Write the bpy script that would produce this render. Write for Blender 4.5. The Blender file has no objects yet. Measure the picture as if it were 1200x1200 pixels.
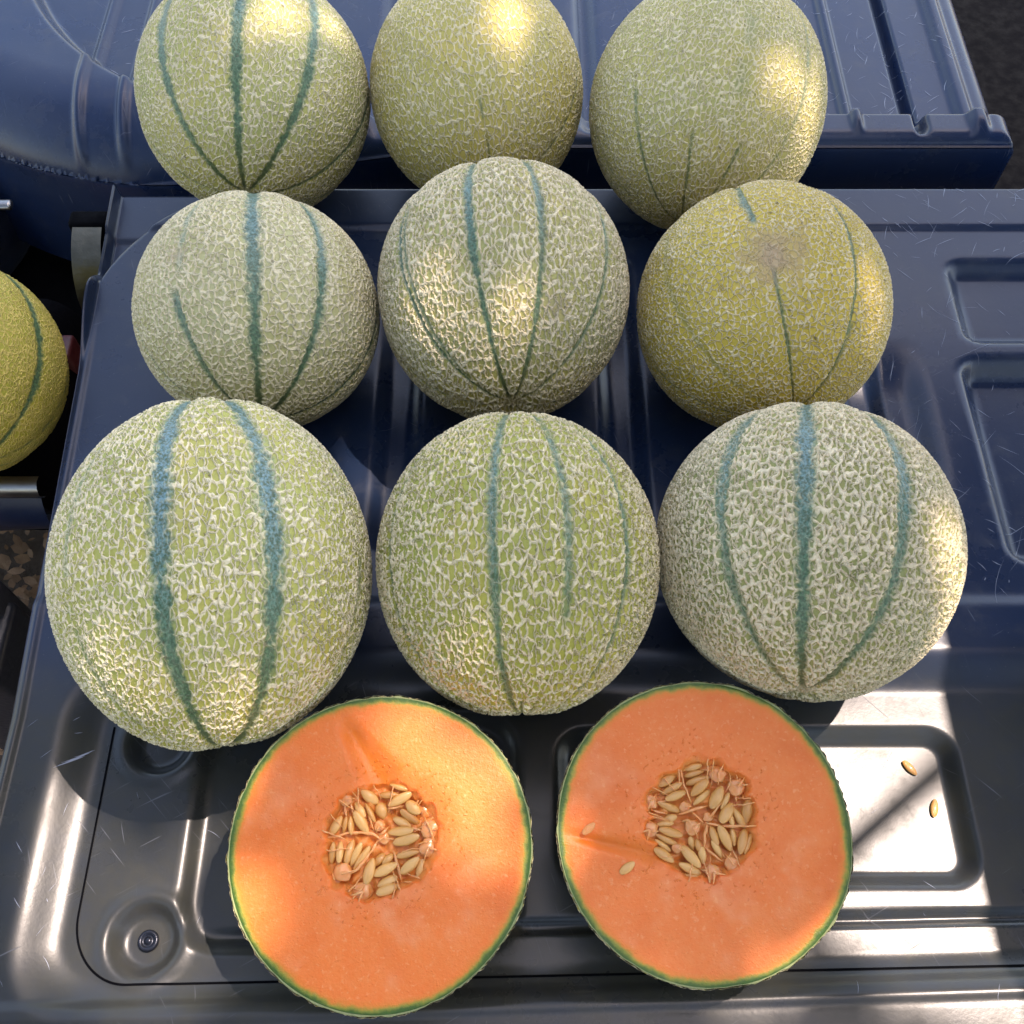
import bpy, math, random
import numpy as np
from mathutils import Vector, Matrix, noise as mnoise

random.seed(7); rng = np.random.default_rng(7)
sc = bpy.context.scene
COL = sc.collection

# ------------------------------------------------------------------ camera
PITCH = math.radians(61)
CAM = np.array([0, 0, .535])
FWD = np.array([0, math.cos(PITCH), -math.sin(PITCH)])
UPV = np.array([0, math.sin(PITCH), math.cos(PITCH)])
RGT = np.array([1., 0, 0])
cam = bpy.data.cameras.new('camera'); camo = bpy.data.objects.new('camera', cam); COL.objects.link(camo)
camo.location = CAM; camo.rotation_euler = (math.pi/2 - PITCH, 0, 0)
cam.sensor_width = 36; cam.lens = 36.0; cam.clip_start = .01; cam.clip_end = 500
sc.camera = camo

# ------------------------------------------------------------------ light
SUN = np.array([.415, .205, 1.04]); SUN /= np.linalg.norm(SUN)
SUN_EL = math.asin(SUN[2]); SUN_AZ = math.atan2(SUN[0], SUN[1])
w = bpy.data.worlds.new('World'); sc.world = w; w.use_nodes = True
nt = w.node_tree; nt.nodes.clear()
sky = nt.nodes.new('ShaderNodeTexSky'); sky.sky_type = 'NISHITA'; sky.sun_disc = False
sky.sun_elevation = SUN_EL; sky.sun_rotation = SUN_AZ; sky.air_density = 1.0; sky.dust_density = 1.2; sky.ozone_density = 1.0
bg = nt.nodes.new('ShaderNodeBackground'); bg.inputs[1].default_value = .15
wo = nt.nodes.new('ShaderNodeOutputWorld')
nt.links.new(sky.outputs[0], bg.inputs[0]); nt.links.new(bg.outputs[0], wo.inputs[0])
sl = bpy.data.lights.new('sun', 'SUN'); sl.energy = 2.0; sl.angle = math.radians(.53); sl.color = (1, .92, .92)
so = bpy.data.objects.new('sun', sl); COL.objects.link(so); so.location = SUN*5
so.rotation_euler = Vector(-SUN).to_track_quat('-Z', 'Y').to_euler()
sc.view_settings.view_transform = 'Standard'; sc.view_settings.look = 'None'
sc.view_settings.gamma = 1; sc.view_settings.exposure = 1.95; sc.view_settings.use_curve_mapping = False
sc.view_settings.use_white_balance = True; sc.view_settings.white_balance_temperature = 7900; sc.view_settings.white_balance_tint = 14   # camera balanced for open shade
sc.cycles.max_bounces = 6; sc.cycles.caustics_reflective = False; sc.cycles.caustics_refractive = False

# ------------------------------------------------------------------ helpers
def ray(x, y): return FWD + (x-600)/1200*RGT - (y-600)/1200*UPV
def gp(x, y, z=0.):
    r = ray(x, y); return CAM + r*(z-CAM[2])/r[2]
def tag(o, label=None, cat=None, group=None, kind=None):
    for k, v in (('label', label), ('category', cat), ('group', group), ('kind', kind)):
        if v: o[k] = v
    return o
def mesh_obj(name, verts, faces, mat=None, parent=None, smooth=True):
    me = bpy.data.meshes.new(name)
    if isinstance(faces, np.ndarray) and faces.ndim == 2:
        v = np.asarray(verts, np.float32); n = len(faces); k = faces.shape[1]
        me.vertices.add(len(v)); me.vertices.foreach_set('co', v.ravel())
        me.loops.add(n*k); me.loops.foreach_set('vertex_index', faces.astype(np.int32).ravel())
        me.polygons.add(n); me.polygons.foreach_set('loop_start', np.arange(0, n*k, k, dtype=np.int32))
        me.polygons.foreach_set('loop_total', np.full(n, k, np.int32))
        me.update(calc_edges=True); me.validate()
    else:
        me.from_pydata([tuple(q) for q in verts], [], [tuple(f) for f in faces]); me.update()
    me.polygons.foreach_set('use_smooth', np.full(len(me.polygons), smooth))
    if mat: me.materials.append(mat)
    o = bpy.data.objects.new(name, me); COL.objects.link(o)
    if parent: o.parent = parent
    return o
def vattr(o, name, data):
    a = o.data.attributes.new(name, 'FLOAT_VECTOR', 'POINT'); a.data.foreach_set('vector', np.asarray(data, np.float32).ravel())
def azimuthal(D, c, zref, a):
    """unit directions -> flat skin coordinates (m) about direction c; v runs along zref"""
    c = c/np.linalg.norm(c); ev = zref-c*(zref@c); ev /= np.linalg.norm(ev); eu = np.cross(ev, c)
    al = np.arccos(np.clip(D@c, -1, 1)); x, y = D@eu, D@ev; h = np.hypot(x, y)+1e-9
    return np.stack([al*a*x/h, al*a*y/h, 0*al], -1)
def fattr(o, name, data):
    a = o.data.attributes.new(name, 'FLOAT', 'POINT'); a.data.foreach_set('value', np.asarray(data, np.float32))
def empty(name, loc):
    o = bpy.data.objects.new(name, None); COL.objects.link(o); o.location = loc; o.empty_display_size = .02; return o
def sstep(a, b, x):
    t = np.clip((x-a)/(b-a), 0, 1); return t*t*(3-2*t)
def grid_faces(nu, nv, wrap_u=False):
    i, j = np.meshgrid(np.arange(nu if wrap_u else nu-1), np.arange(nv-1), indexing='ij')
    i2 = (i+1) % nu
    return np.stack([i*nv+j, i2*nv+j, i2*nv+j+1, i*nv+j+1], -1).reshape(-1, 4)
def vnoise(P, s, seed=0):
    """cheap smooth pseudo-noise, sums of sines, -1..1"""
    r = np.random.default_rng(seed); out = 0
    for k in range(7):
        d = r.normal(size=3); d /= np.linalg.norm(d)
        out = out + np.sin(P @ d*s*(.6+.25*k) + r.uniform(0, 6.28) + 1.3*np.sin(P @ np.roll(d, 1)*s*.7))
    return out/4

class NT:
    """small node builder"""
    def __init__(s, name):
        s.m = bpy.data.materials.new(name); s.m.use_nodes = True; s.t = s.m.node_tree; s.t.nodes.clear()
        s.out = s.n('ShaderNodeOutputMaterial'); s.b = s.n('ShaderNodeBsdfPrincipled'); s.l(s.b.outputs[0], s.out.inputs[0])
    def n(s, ty, **kw):
        nd = s.t.nodes.new(ty)
        for k, v in kw.items(): setattr(nd, k, v)
        return nd
    def l(s, a, b): s.t.links.new(a, b)
    def put(s, sock, v):
        if hasattr(v, 'node'): s.l(v, sock)
        elif isinstance(v, (tuple, list)) and sock.type == 'RGBA' and len(v) == 3: sock.default_value = (*v, 1)
        else: sock.default_value = v
    def math(s, op, a, b=0., c=0., clamp=False):
        nd = s.n('ShaderNodeMath', operation=op, use_clamp=clamp)
        s.put(nd.inputs[0], a); s.put(nd.inputs[1], b)
        if op in ('MULTIPLY_ADD',): s.put(nd.inputs[2], c)
        return nd.outputs[0]
    def vmath(s, op, a, b=(0, 0, 0), scale=None):
        nd = s.n('ShaderNodeVectorMath', operation=op); s.put(nd.inputs[0], a)
        if op == 'SCALE': s.put(nd.inputs['Scale'], scale)
        else: s.put(nd.inputs[1], b)
        return nd.outputs[0]
    def mix(s, f, a, b, blend='MIX'):
        nd = s.n('ShaderNodeMix', data_type='RGBA', blend_type=blend)
        s.put(nd.inputs[0], f); s.put(nd.inputs[6], a); s.put(nd.inputs[7], b); return nd.outputs[2]
    def noise(s, vec, scale, detail=2., rough=.5, color=False, dist=0., dim='3D'):
        nd = s.n('ShaderNodeTexNoise', noise_dimensions=dim); s.put(nd.inputs['Vector'], vec); s.put(nd.inputs['Scale'], scale)
        nd.inputs['Detail'].default_value = detail; nd.inputs['Roughness'].default_value = rough; nd.inputs['Distortion'].default_value = dist
        return nd.outputs['Color' if color else 'Fac']
    def voro(s, vec, scale, feature='DISTANCE_TO_EDGE', rand=1., dim='3D'):
        nd = s.n('ShaderNodeTexVoronoi', feature=feature, voronoi_dimensions=dim); s.put(nd.inputs['Vector'], vec); s.put(nd.inputs['Scale'], scale)
        nd.inputs['Randomness'].default_value = rand; return nd.outputs['Distance']
    def rng(s, v, a, b, c=0., d=1., smooth=True):
        nd = s.n('ShaderNodeMapRange', interpolation_type='SMOOTHSTEP' if smooth else 'LINEAR')
        for i, q in enumerate((v, a, b, c, d)): s.put(nd.inputs[i], q)
        return nd.outputs[0]
    def attr(s, name): return s.n('ShaderNodeAttribute', attribute_name=name).outputs['Fac']
    def vattr(s, name): return s.n('ShaderNodeAttribute', attribute_name=name).outputs['Vector']
    def obj(s): return s.n('ShaderNodeTexCoord').outputs['Object']
    def set(s, **kw):
        for k, v in kw.items(): s.put(s.b.inputs[k.replace('_', ' ')], v)
        return s
    def bump(s, h, dist, strength=1.):
        nd = s.n('ShaderNodeBump'); nd.inputs['Strength'].default_value = strength; nd.inputs['Distance'].default_value = dist
        s.put(nd.inputs['Height'], h); s.l(nd.outputs[0], s.b.inputs['Normal']); return s
    def disp(s, h, method='BOTH'):
        nd = s.n('ShaderNodeDisplacement'); nd.inputs['Midlevel'].default_value = 0; nd.inputs['Scale'].default_value = 1
        s.put(nd.inputs['Height'], h); s.l(nd.outputs[0], s.out.inputs['Displacement']); s.m.displacement_method = method; return s

def plain(name, col, rough=.5, metal=0., spec=.5, var=.25, scale=80, bump=.0003):
    k = NT(name); o = k.obj(); n = k.noise(o, scale, 4, .6)
    k.set(Base_Color=k.mix(n, tuple(c*(1-var) for c in col), tuple(c*(1+var) for c in col)),
          Roughness=k.rng(n, .3, .7, rough*.85, rough*1.15), Metallic=metal, Specular_IOR_Level=spec)
    if bump: k.bump(k.noise(o, scale*3, 3), bump)
    return k.m

def panel_mat(name, c0, c1, rough, tree_refl=False):
    """scuffed moulded paint / plastic: dust film, smears, hairline scratches"""
    k = NT(name); o = k.obj()
    big = k.noise(o, 9, 5, .62); fine = k.noise(o, 420, 2, .6); mid = k.noise(o, 55, 4, .65)
    scr = None
    for i, (ang, sx, sy) in enumerate(((.5, 45, 900), (-.8, 36, 1000), (1.9, 50, 950))):
        mp = k.n('ShaderNodeMapping', vector_type='TEXTURE'); k.l(o, mp.inputs['Vector']); mp.inputs['Rotation'].default_value = (0, 0, ang)
        mp.inputs['Scale'].default_value = (1/sx, 1/sy, 1/sx); mp.inputs['Location'].default_value = (i*.31, i*.17, 0)
        nn = k.noise(mp.outputs[0], 1., 0., .5)
        s_ = k.rng(nn, .80, .88); scr = s_ if scr is None else k.math('MAXIMUM', scr, s_)
    scr = k.math('MULTIPLY', scr, k.rng(k.noise(o, 14, 3), .42, .62))
    dust = k.rng(mid, .5, .75, 0., .18)
    speck = k.rng(k.noise(o, 900, 1, .5), .74, .8)
    col = k.mix(big, c0, c1); col = k.mix(dust, col, (.085, .083, .078)); col = k.mix(k.rng(k.noise(o, 5, 3, .6), .45, .7, 0., .18), col, (.075, .072, .060)); col = k.mix(k.math('MULTIPLY', speck, .35), col, (.25, .24, .23))
    if tree_refl:       # grey-olive tint over the front pan: the trees' reflection, painted in
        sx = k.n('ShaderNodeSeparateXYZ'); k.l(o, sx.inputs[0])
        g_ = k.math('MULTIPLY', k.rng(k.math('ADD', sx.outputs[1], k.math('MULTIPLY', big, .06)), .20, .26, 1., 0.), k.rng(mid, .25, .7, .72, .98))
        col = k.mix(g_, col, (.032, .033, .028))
    col = k.mix(k.math('MULTIPLY', scr, .22), col, (.30, .32, .37))
    r = k.math('ADD', k.rng(big, .3, .7, rough*.85, rough*1.2), k.math('MULTIPLY', dust, .35)); r = k.math('ADD', r, k.math('MULTIPLY', scr, .2))
    k.set(Base_Color=col, Roughness=r, Specular_IOR_Level=.42)
    k.bump(fine, .00005, .8)
    return k.m

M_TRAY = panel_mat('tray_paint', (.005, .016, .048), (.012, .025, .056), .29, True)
M_REAR = panel_mat('rear_panel_plastic', (.004, .017, .056), (.010, .027, .074), .28)
M_DARK = plain('black_gap_shade', (.0018, .002, .003), .85, spec=.05)  # near-black base also carries the enclosed gap's shade, painted into the colour
M_BLUE = panel_mat('side_shell_plastic', (.006, .012, .034), (.010, .018, .044), .36)
M_STEEL = plain('worn_steel', (.32, .31, .30), .32, 1., var=.2, scale=40)
M_SCR = plain('scratch_scuff', (.28, .31, .38), .55, bump=0)
M_RED = plain('red_plastic', (.07, .010, .012), .5)

# ------------------------------------------------------------------ tray (height field with moulded recesses)
def rrect(x, y, x0, x1, y0, y1, r):
    cx, cy = (x0+x1)/2, (y0+y1)/2; hx, hy = (x1-x0)/2-r, (y1-y0)/2-r
    qx, qy = np.abs(x-cx)-hx, np.abs(y-cy)-hy
    return np.hypot(np.maximum(qx, 0), np.maximum(qy, 0)) + np.minimum(np.maximum(qx, qy), 0) - r
def fall(d, w): return sstep(0, w, -d)       # 0 outside, 1 once w inside

TR = .56
def tray_left(y): return np.where(y < .17, -.2690, -.2690 - (np.maximum(y, .17)-.17)*.055)
def H(x, y):
    x = np.asarray(x, float); y = np.asarray(y, float)
    yt = y - (x+.19)*.03*sstep(.12, .05, y)                   # the front edge runs very slightly askew
    z = np.zeros(np.broadcast(x, y).shape)
    z = z - .0100*fall(rrect(x, yt, -.246, .60, .018, .212, .045), .026)       # front pan
    z = z - .0060*fall(rrect(x, y, -.170, .006, .052, .178, .024), .010)       # left sub-recess
    z = z - .0080*fall(rrect(x, y, .022, .2420, .0835, .1695, .018), .0105)    # right sub-recess
    z = z - .0030*fall(np.abs(yt-.0610)-.0052, .0045)*sstep(-.16, -.13, x)     # bead across the front
    z = z + .0022*fall(np.abs(yt-.0270)-.0075, .006)                           # roll of the front flange
    for cx, cy in ((-.1815, .0606), (-.190, .160)):           # screw cups
        d = np.hypot(x-cx, y-cy)
        z = z + .0016*np.exp(-((d-.0205)/.0035)**2) - .0070*sstep(.019, .0105, d)
    z = z - .0025*sstep(.5300, .5245, y)*sstep(.235, .245, y)                  # crease along the rear lip
    z = z - .0100*fall(rrect(x, y, .298, .50, .424, .500, .014), .012)         # side pockets
    z = z - .0160*fall(rrect(x, y, .290, .50, .262, .416, .016), .014)
    for gx in (-.072, .070, .225):                             # long channels under the middle rows
        z = z - .0055*fall(rrect(x, y, gx-.016, gx+.016, .268, .505, .015), .011)
    z = z - .0062*sstep(.432, .382, y)*sstep(.30, .34, y)*sstep(.196, .215, x)*sstep(.270, .252, x)
    # lowered rear left corner outside the rounded panel, with a thin upstanding lip
    dc = rrect(x, y, -.2860, .9, -.5, .5640, .115)
    z = z - .014*sstep(.000, .006, dc)*sstep(.36, .42, y)
    z = z + .012*sstep(.0032, .0012, x-tray_left(y))*sstep(.40, .46, y)
    z = z + .0018*fall(np.abs(x-tray_left(y)-.004)-.004, .004)*sstep(.46, .40, y)
    return z
def surf_from_grid(name, X, Y, Z, mat, drop, parent=None, keep=None, tuck=1.):
    nu, nv = X.shape
    V = np.stack([X, Y, Z], -1).reshape(-1, 3); Fc = grid_faces(nu, nv)
    if keep is not None: Fc = Fc[keep.reshape(-1)[Fc].all(1)]
    else:
        border = np.concatenate([np.arange(nv), np.arange(1, nu)*nv+nv-1, (nu-1)*nv+np.arange(nv-2, -1, -1), np.arange(nu-2, 0, -1)*nv])
        n0 = len(V); B = V[border].copy()
        rings = [V]
        for dz, sh in ((.0012, .35), (.004, 1.), (drop, tuck)):
            q = B.copy(); q[:, 2] -= dz
            q[:, 0] += np.where(border < nv, -1, np.where(border >= (nu-1)*nv, 1, 0))*.0012*min(1, abs(sh))
            q[:, 1] += np.where(border % nv == nv-1, 1, np.where(border % nv == 0, -1, 0))*.0012*sh
            rings.append(q)
        V = np.concatenate(rings); nb = len(border); a = np.arange(nb); b = (a+1) % nb
        prev = border
        for k in range(3):
            cur = n0 + k*nb + a
            Fc = np.concatenate([Fc, np.stack([prev, cur, cur[b], prev[b]], -1)]); prev = cur
    return mesh_obj(name, V, Fc, mat, parent)
def lines(breaks, fine, coarse):
    out = [breaks[0][0]]
    for a, b, s in breaks:
        n = max(1, int(round((b-a)/s))); out += list(a+(b-a)*np.arange(1, n+1)/n)
    return np.array(out)
ux = lines([(0, .010, .0008), (.010, .07, .0016), (.07, .42, .0022), (.42, .53, .0014), (.53, TR+.27, .004)], 0, 0)
vy = lines([(-.02, .07, .0011), (.07, .09, .0016), (.09, .10, .001), (.10, .155, .002), (.155, .215, .0013), (.215, .52, .0024), (.52, .571, .0015)], 0, 0)
UX, VY = np.meshgrid(ux, vy, indexing='ij'); XX = tray_left(VY)+UX
tray_root = empty('tray', (0.05, .27, -.06))
tag(tray_root, 'dark blue-grey moulded vehicle tray under all nine whole melons and the halves', 'tray')
def under(root, o): o.parent = root; o.matrix_parent_inverse = Matrix.Translation(-Vector(root.location)); return o
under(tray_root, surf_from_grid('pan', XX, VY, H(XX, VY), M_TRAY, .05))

def strip_along(pts, width, lift, Hf):
    pts = np.array(pts); t = np.gradient(pts, axis=0); t /= np.linalg.norm(t, axis=1)[:, None]+1e-9
    nrm = np.stack([-t[:, 1], t[:, 0]], -1); wv = np.asarray(width)*np.ones(len(pts))
    a = pts+nrm*wv[:, None]/2; b = pts-nrm*wv[:, None]/2
    V = [(*p, float(Hf(p[0], p[1]))+lift) for p in a]+[(*p, float(Hf(p[0], p[1]))+lift) for p in b]; n = len(pts)
    return V, [(i, i+1, n+i+1, n+i) for i in range(n-1)]
# seam between rolled edge and pan floor
def seam_pt(x, y): return (x, y)
sp = [(-.2165, y) for y in np.linspace(.168, .072, 40)]
sp += [(-.2165+.030*(1-math.cos(a)), .0400+.032*(1-math.sin(a))) for a in np.linspace(0, math.pi/2, 24)]
sp += [(x, .0400+(x+.19)*.0195) for x in np.linspace(-.183, .50, 120)]
V, Fc = strip_along(sp, .0011, .00035, H); under(tray_root, mesh_obj('seam', V, Fc, M_DARK))
# screw in its cup
def lathe(prof, n=32):
    V, Fc = [], []
    for r, z in prof:
        for i in range(n): V.append((r*math.cos(2*math.pi*i/n), r*math.sin(2*math.pi*i/n), z))
    for k in range(len(prof)-1):
        for i in range(n): j = (i+1) % n; Fc.append((k*n+i, k*n+j, (k+1)*n+j, (k+1)*n+i))
    Fc.append(tuple((len(prof)-1)*n+i for i in range(n))); return V, Fc
zc = float(H(-.1815, .0606))
V, Fc = lathe([(.0052, 0), (.0052, .0012), (.0046, .0020), (.0034, .0020), (.0030, .0008), (.0018, .0008), (.0016, .0016), (.0006, .0019)])
scr = under(tray_root, mesh_obj('screw', V, Fc, plain('blackened_screw', (.02, .024, .035), .3, .6))); scr.location = (-.1815, .0606, zc+.0004)

def scratches(Hf, items, name, root):
    V, Fc = [], []
    for (x, y, L, a, wd) in items:
        n = 5; c = random.uniform(-.25, .25); t = np.linspace(-.5, .5, n)
        px = x+L*t*math.cos(a)-c*L*t*t*math.sin(a); py = y+L*t*math.sin(a)+c*L*t*t*math.cos(a)
        v, f = strip_along(np.stack([px, py], -1), wd*(1-.85*np.abs(2*t)**1.5), .00025, Hf)
        b = len(V); V += v; Fc += [tuple(b+i for i in q) for q in f]
    o = under(root, mesh_obj(name, V, Fc, M_SCR)); o['kind'] = 'stuff'; return o
it = []
def rnd_scr(x0, x1, y0, y1, n, l0, l1, w0, w1):
    for _ in range(n):
        it.append((random.uniform(x0, x1), random.uniform(y0, y1), random.uniform(l0, l1), random.choice([.6, 1.2, -.7, 2.2, random.uniform(0, 3.14)])+random.uniform(-.2, .2), random.uniform(w0, w1)))
rnd_scr(.19, .40, .24, .565, 190, .002, .018, .00012, .00042); rnd_scr(.23, .40, .50, .568, 40, .004, .016, .0002, .0005)
rnd_scr(.24, .33, .25, .42, 10, .02, .05, .0001, .00025)
rnd_scr(-.26, -.225, .03, .20, 14, .002, .008, .0001, .0003)
rnd_scr(-.21, .24, .03, .14, 18, .002, .009, .0001, .0002)
for k in range(7): it.append((-.235+.0012*k, .147+.0010*k, .014-.001*k, .55, .0004))      # the scraped patch on the left flange
for (x, y, L, a) in ((.155, .107, .05, -.72), (.203, .150, .018, .9), (.223, .062, .012, 2.2), (.212, .0865, .006, 2.3)): it.append((x, y, L, a, .00032))
scratches(H, it, 'scratches', tray_root)

# ------------------------------------------------------------------ rear panel
RY0, RX1 = .6135, .3775
def HR(x, y):
    x = np.asarray(x, float); y = np.asarray(y, float)
    do = rrect(x, y, -.62, 1.4, RY0, 2.2, .36); do = np.maximum(do, x-RX1)
    R_ = np.where(x > .0, .012, .012+.055*sstep(.0, -.30, x))
    t = np.clip(1+do/R_, 0, 1)*.95; z = -R_*(1-np.sqrt(np.maximum(1-t*t, 0)))
    di = rrect(x, y, -.43, .9, .640, 2., .27)
    z = z - .016*fall(di, .011)
    for gx, gw, gd in ((-.335, .012, -.004), (-.30, .012, -.004), (-.265, .012, -.004), (-.22, .018, .006), (-.10, .018, .006), (.060, .020, .007), (.185, .018, .006), (.2600, .012, -.005), (.3085, .013, .012)):
        z = z - gd*fall(np.abs(x-gx)-gw/2, gw*.4)*sstep(RY0+.004, RY0+.02, y)
    z = z + .006*fall(np.abs(x-.352)-.010, .008)*sstep(RY0, RY0+.02, y)
    return z+.002
xs = lines([(-.62, -.20, .002), (-.20, .2, .004), (.2, RX1, .0016)], 0, 0); ys = lines([(RY0, .80, .0015), (.80, 1.05, .006)], 0, 0)
XX, YY = np.meshgrid(xs, ys, indexing='ij'); ZZ = HR(XX, YY)
do = rrect(XX, YY, -.62, 1.4, RY0, 2.2, .36)
# slide grid points that lie outside the rounded corner onto its outline so the edge is clean
cxr, cyr = -.62+.36, RY0+.36
msk = (do > 0) & (XX < cxr) & (YY < cyr); ang = np.arctan2(YY-cyr, XX-cxr)
XX = np.where(msk, cxr+.36*np.cos(ang), XX); YY = np.where(msk, cyr+.36*np.sin(ang), YY); ZZ = HR(XX, YY)
rear_root = empty('rear_panel', (-.05, .8, -.1))
tag(rear_root, 'scratched blue ribbed plastic panel behind the rear row of melons', 'panel')
under(rear_root, surf_from_grid('shell', XX, YY, ZZ, M_REAR, .11))
it = []
rnd_scr(.21, .36, .64, .82, 110, .003, .016, .0002, .0006); rnd_scr(-.33, -.22, .69, .80, 30, .004, .016, .0002, .0006)
rnd_scr(.0, .2, .64, .8, 30, .003, .012, .0002, .0005)
scratches(HR, it, 'scratches', rear_root)

# ------------------------------------------------------------------ what lies below: chassis floor, ground, side shell
def box(name, x0, x1, y0, y1, z0, z1, mat, parent=None, bev=.006):
    import bmesh
    bm = bmesh.new(); bmesh.ops.create_cube(bm, size=1)
    for v in bm.verts: v.co = ((x0+x1)/2+v.co.x*(x1-x0), (y0+y1)/2+v.co.y*(y1-y0), (z0+z1)/2+v.co.z*(z1-z0))
    if bev: bmesh.ops.bevel(bm, geom=bm.edges[:], offset=bev, segments=3, affect='EDGES', profile=.5)
    me = bpy.data.meshes.new(name); bm.to_mesh(me); bm.free(); me.materials.append(mat)
    me.polygons.foreach_set('use_smooth', np.full(len(me.polygons), True))
    o = bpy.data.objects.new(name, me); COL.objects.link(o)
    if parent: under(parent, o)
    return o
ch = box('chassis', -1.3, 1.3, .42, 1.4, -.26, -.19, M_DARK); tag(ch, 'black vehicle frame deep in the gap behind the tray', 'frame')
k = NT('soil'); o_ = k.obj(); k.set(Base_Color=k.mix(k.noise(o_, 60, 5, .7), (.04, .026, .018), (.16, .11, .08)), Roughness=.9); k.bump(k.noise(o_, 120, 4), .004)
gnd = mesh_obj('ground', [(-30, -30, -.46), (30, -30, -.46), (30, 30, -.46), (-30, 30, -.46)], [(0, 1, 2, 3)], k.m, smooth=False); gnd['kind'] = 'structure'
k = NT('dead_leaves'); o_ = k.obj(); k.set(Base_Color=k.mix(k.noise(o_, 45, 2), (.10, .042, .018), (.44, .25, .13)), Roughness=.7); k.bump(k.noise(o_, 200, 3), .001)
V, Fc = [], []
for _ in range(1300):
    c = Vector((random.uniform(-.80, -.38), random.uniform(.20, .75), -.459+random.uniform(.003, .02)))
    m = Matrix.Rotation(random.uniform(0, 6.28), 3, 'Z') @ Matrix.Rotation(random.uniform(-.5, .5), 3, 'X')
    L = random.uniform(.007, .022); W = L*random.uniform(.35, .7); b = len(V)
    for q in ((-1, 0, 0), (-.3, .5, .1), (.4, .45, .15), (1, 0, .25), (.4, -.45, .15), (-.3, -.5, .1)): V.append(c + m @ Vector((q[0]*L/2, q[1]*W, q[2]*L*.3)))
    Fc.append(tuple(b+i for i in range(6)))
lit = mesh_obj('leaf_litter', V, Fc, k.m, smooth=False); lit['kind'] = 'stuff'; lit['label'] = 'brown dead leaves strewn on the ground at the left'

# side shell that carries the melon at the left edge
SZ = -.055
ss = empty('side_shell', gp(0, 560, SZ)); tag(ss, 'dark blue shell with a bright metal lip left of the tray', 'shell')
e0 = gp(35, 556, SZ); yf = e0[1]
xs = np.linspace(-.75, -.322, 60); prof = [(.17, -.02), (.15, -.004), (.05, .0), (.012, .0), (.006, -.001), (.002, -.004), (.0, -.009)]
X = np.array([[x for _ in prof] for x in xs]); Y = np.array([[yf+p[0] for p in prof] for _ in xs]); Z = np.array([[SZ+p[1]-.03*max(0, (x+.36)/.025)**2*(x > -.36) for p in prof] for x in xs])
under(ss, mesh_obj('top', np.stack([X, Y, Z], -1).reshape(-1, 3), grid_faces(len(xs), len(prof)), M_DARK))
prof = [(.003, -.0075), (-.002, -.0065), (-.006, -.009), (-.008, -.014), (-.007, -.020), (-.003, -.024)]
Y = np.array([[yf+p[0] for p in prof] for _ in xs]); X = np.array([[x for _ in prof] for x in xs]); Z = np.array([[SZ+p[1] for p in prof] for _ in xs])
under(ss, mesh_obj('lip', np.stack([X, Y, Z], -1).reshape(-1, 3), grid_faces(len(xs), len(prof)), M_STEEL))
n = 26; V = []
for i, x in enumerate(np.linspace(-.75, -.325, 50)):
    for j in range(n):
        t = j/(n-1); depth = .075+.02*math.sin((x+.75)*9)
        V.append((x, yf-.004-.016*math.sin(t*2.6)+.03*t*t, SZ-.022-depth*t))
under(ss, mesh_obj('skirt', np.array(V), grid_faces(50, n), M_BLUE))
# black latch post, low left
lp = empty('latch_post', gp(0, 740, -.10)); tag(lp, 'black plastic post at the left edge below the side shell', 'post')
q = gp(-14, 720, -.10); q2 = gp(-14, 800, -.10)
box('post', q[0]-.05, q[0]+.016, q2[1], q[1]+.012, -.44, -.10, plain('black_plastic', (.012, .014, .02), .35), lp, .006)
box('collar', q[0]-.05, q[0]+.011, q[1]-.004, q[1]+.020, -.44, -.085, plain('black_plastic_collar', (.015, .017, .024), .4), lp, .004)
# hinge bracket at the rear left corner of the tray
hb = empty('hinge_bracket', (-.305, .53, -.10)); tag(hb, 'curved steel hinge bracket at the dark rear left corner of the tray', 'bracket')
V = []; n = 18
for i in range(n):
    t = i/(n-1); a = t*2.1
    for x in (-.3215, -.3205, -.301, -.300):
        V.append((x, .548-.045*t-.014*math.sin(a*1.5), -.018-.030*math.sin(a)*t-.02*t))
under(hb, mesh_obj('plate', np.array(V), grid_faces(n, 4), plain('dull_steel', (.13, .125, .10), .35, 1., var=.25, scale=90)))
box('foot', -.325, -.296, .545, .560, -.20, -.016, M_DARK, hb, .003)
rr = box('reflector', -.345, -.330, .470, .492, -.20, -.075, M_RED, None, .003); rr.name = 'reflector'; tag(rr, 'small dull red reflector in the dark gap by the hinge bracket', 'reflector')
# blue seat shoulder, far left behind
cs = gp(-78, 200, -.09); V = []
for i in range(40):
    a = 2*math.pi*i/40
    for j in range(20):
        t = math.pi*(.02+.96*j/19); ex = .72
        f = lambda v: math.copysign(abs(v)**ex, v)
        x, y, z = f(math.sin(t))*f(math.cos(a))*.062, f(math.sin(t))*f(math.sin(a))*.075, f(math.cos(t))*.085
        x += .018*(z/.085)+.010*math.sin(y*40); y += .03*(z/.085)
        V.append((cs[0]+x, cs[1]+y, cs[2]-.03+z))
sh = mesh_obj('seat_shoulder', np.array(V), grid_faces(40, 20, True)[:, ::-1], M_BLUE); tag(sh, 'rounded blue plastic shoulder at the far left behind the golden melon', 'panel')
p0, p1 = gp(-80, 241, -.04), gp(13, 240, -.04)
rod = None
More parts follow.
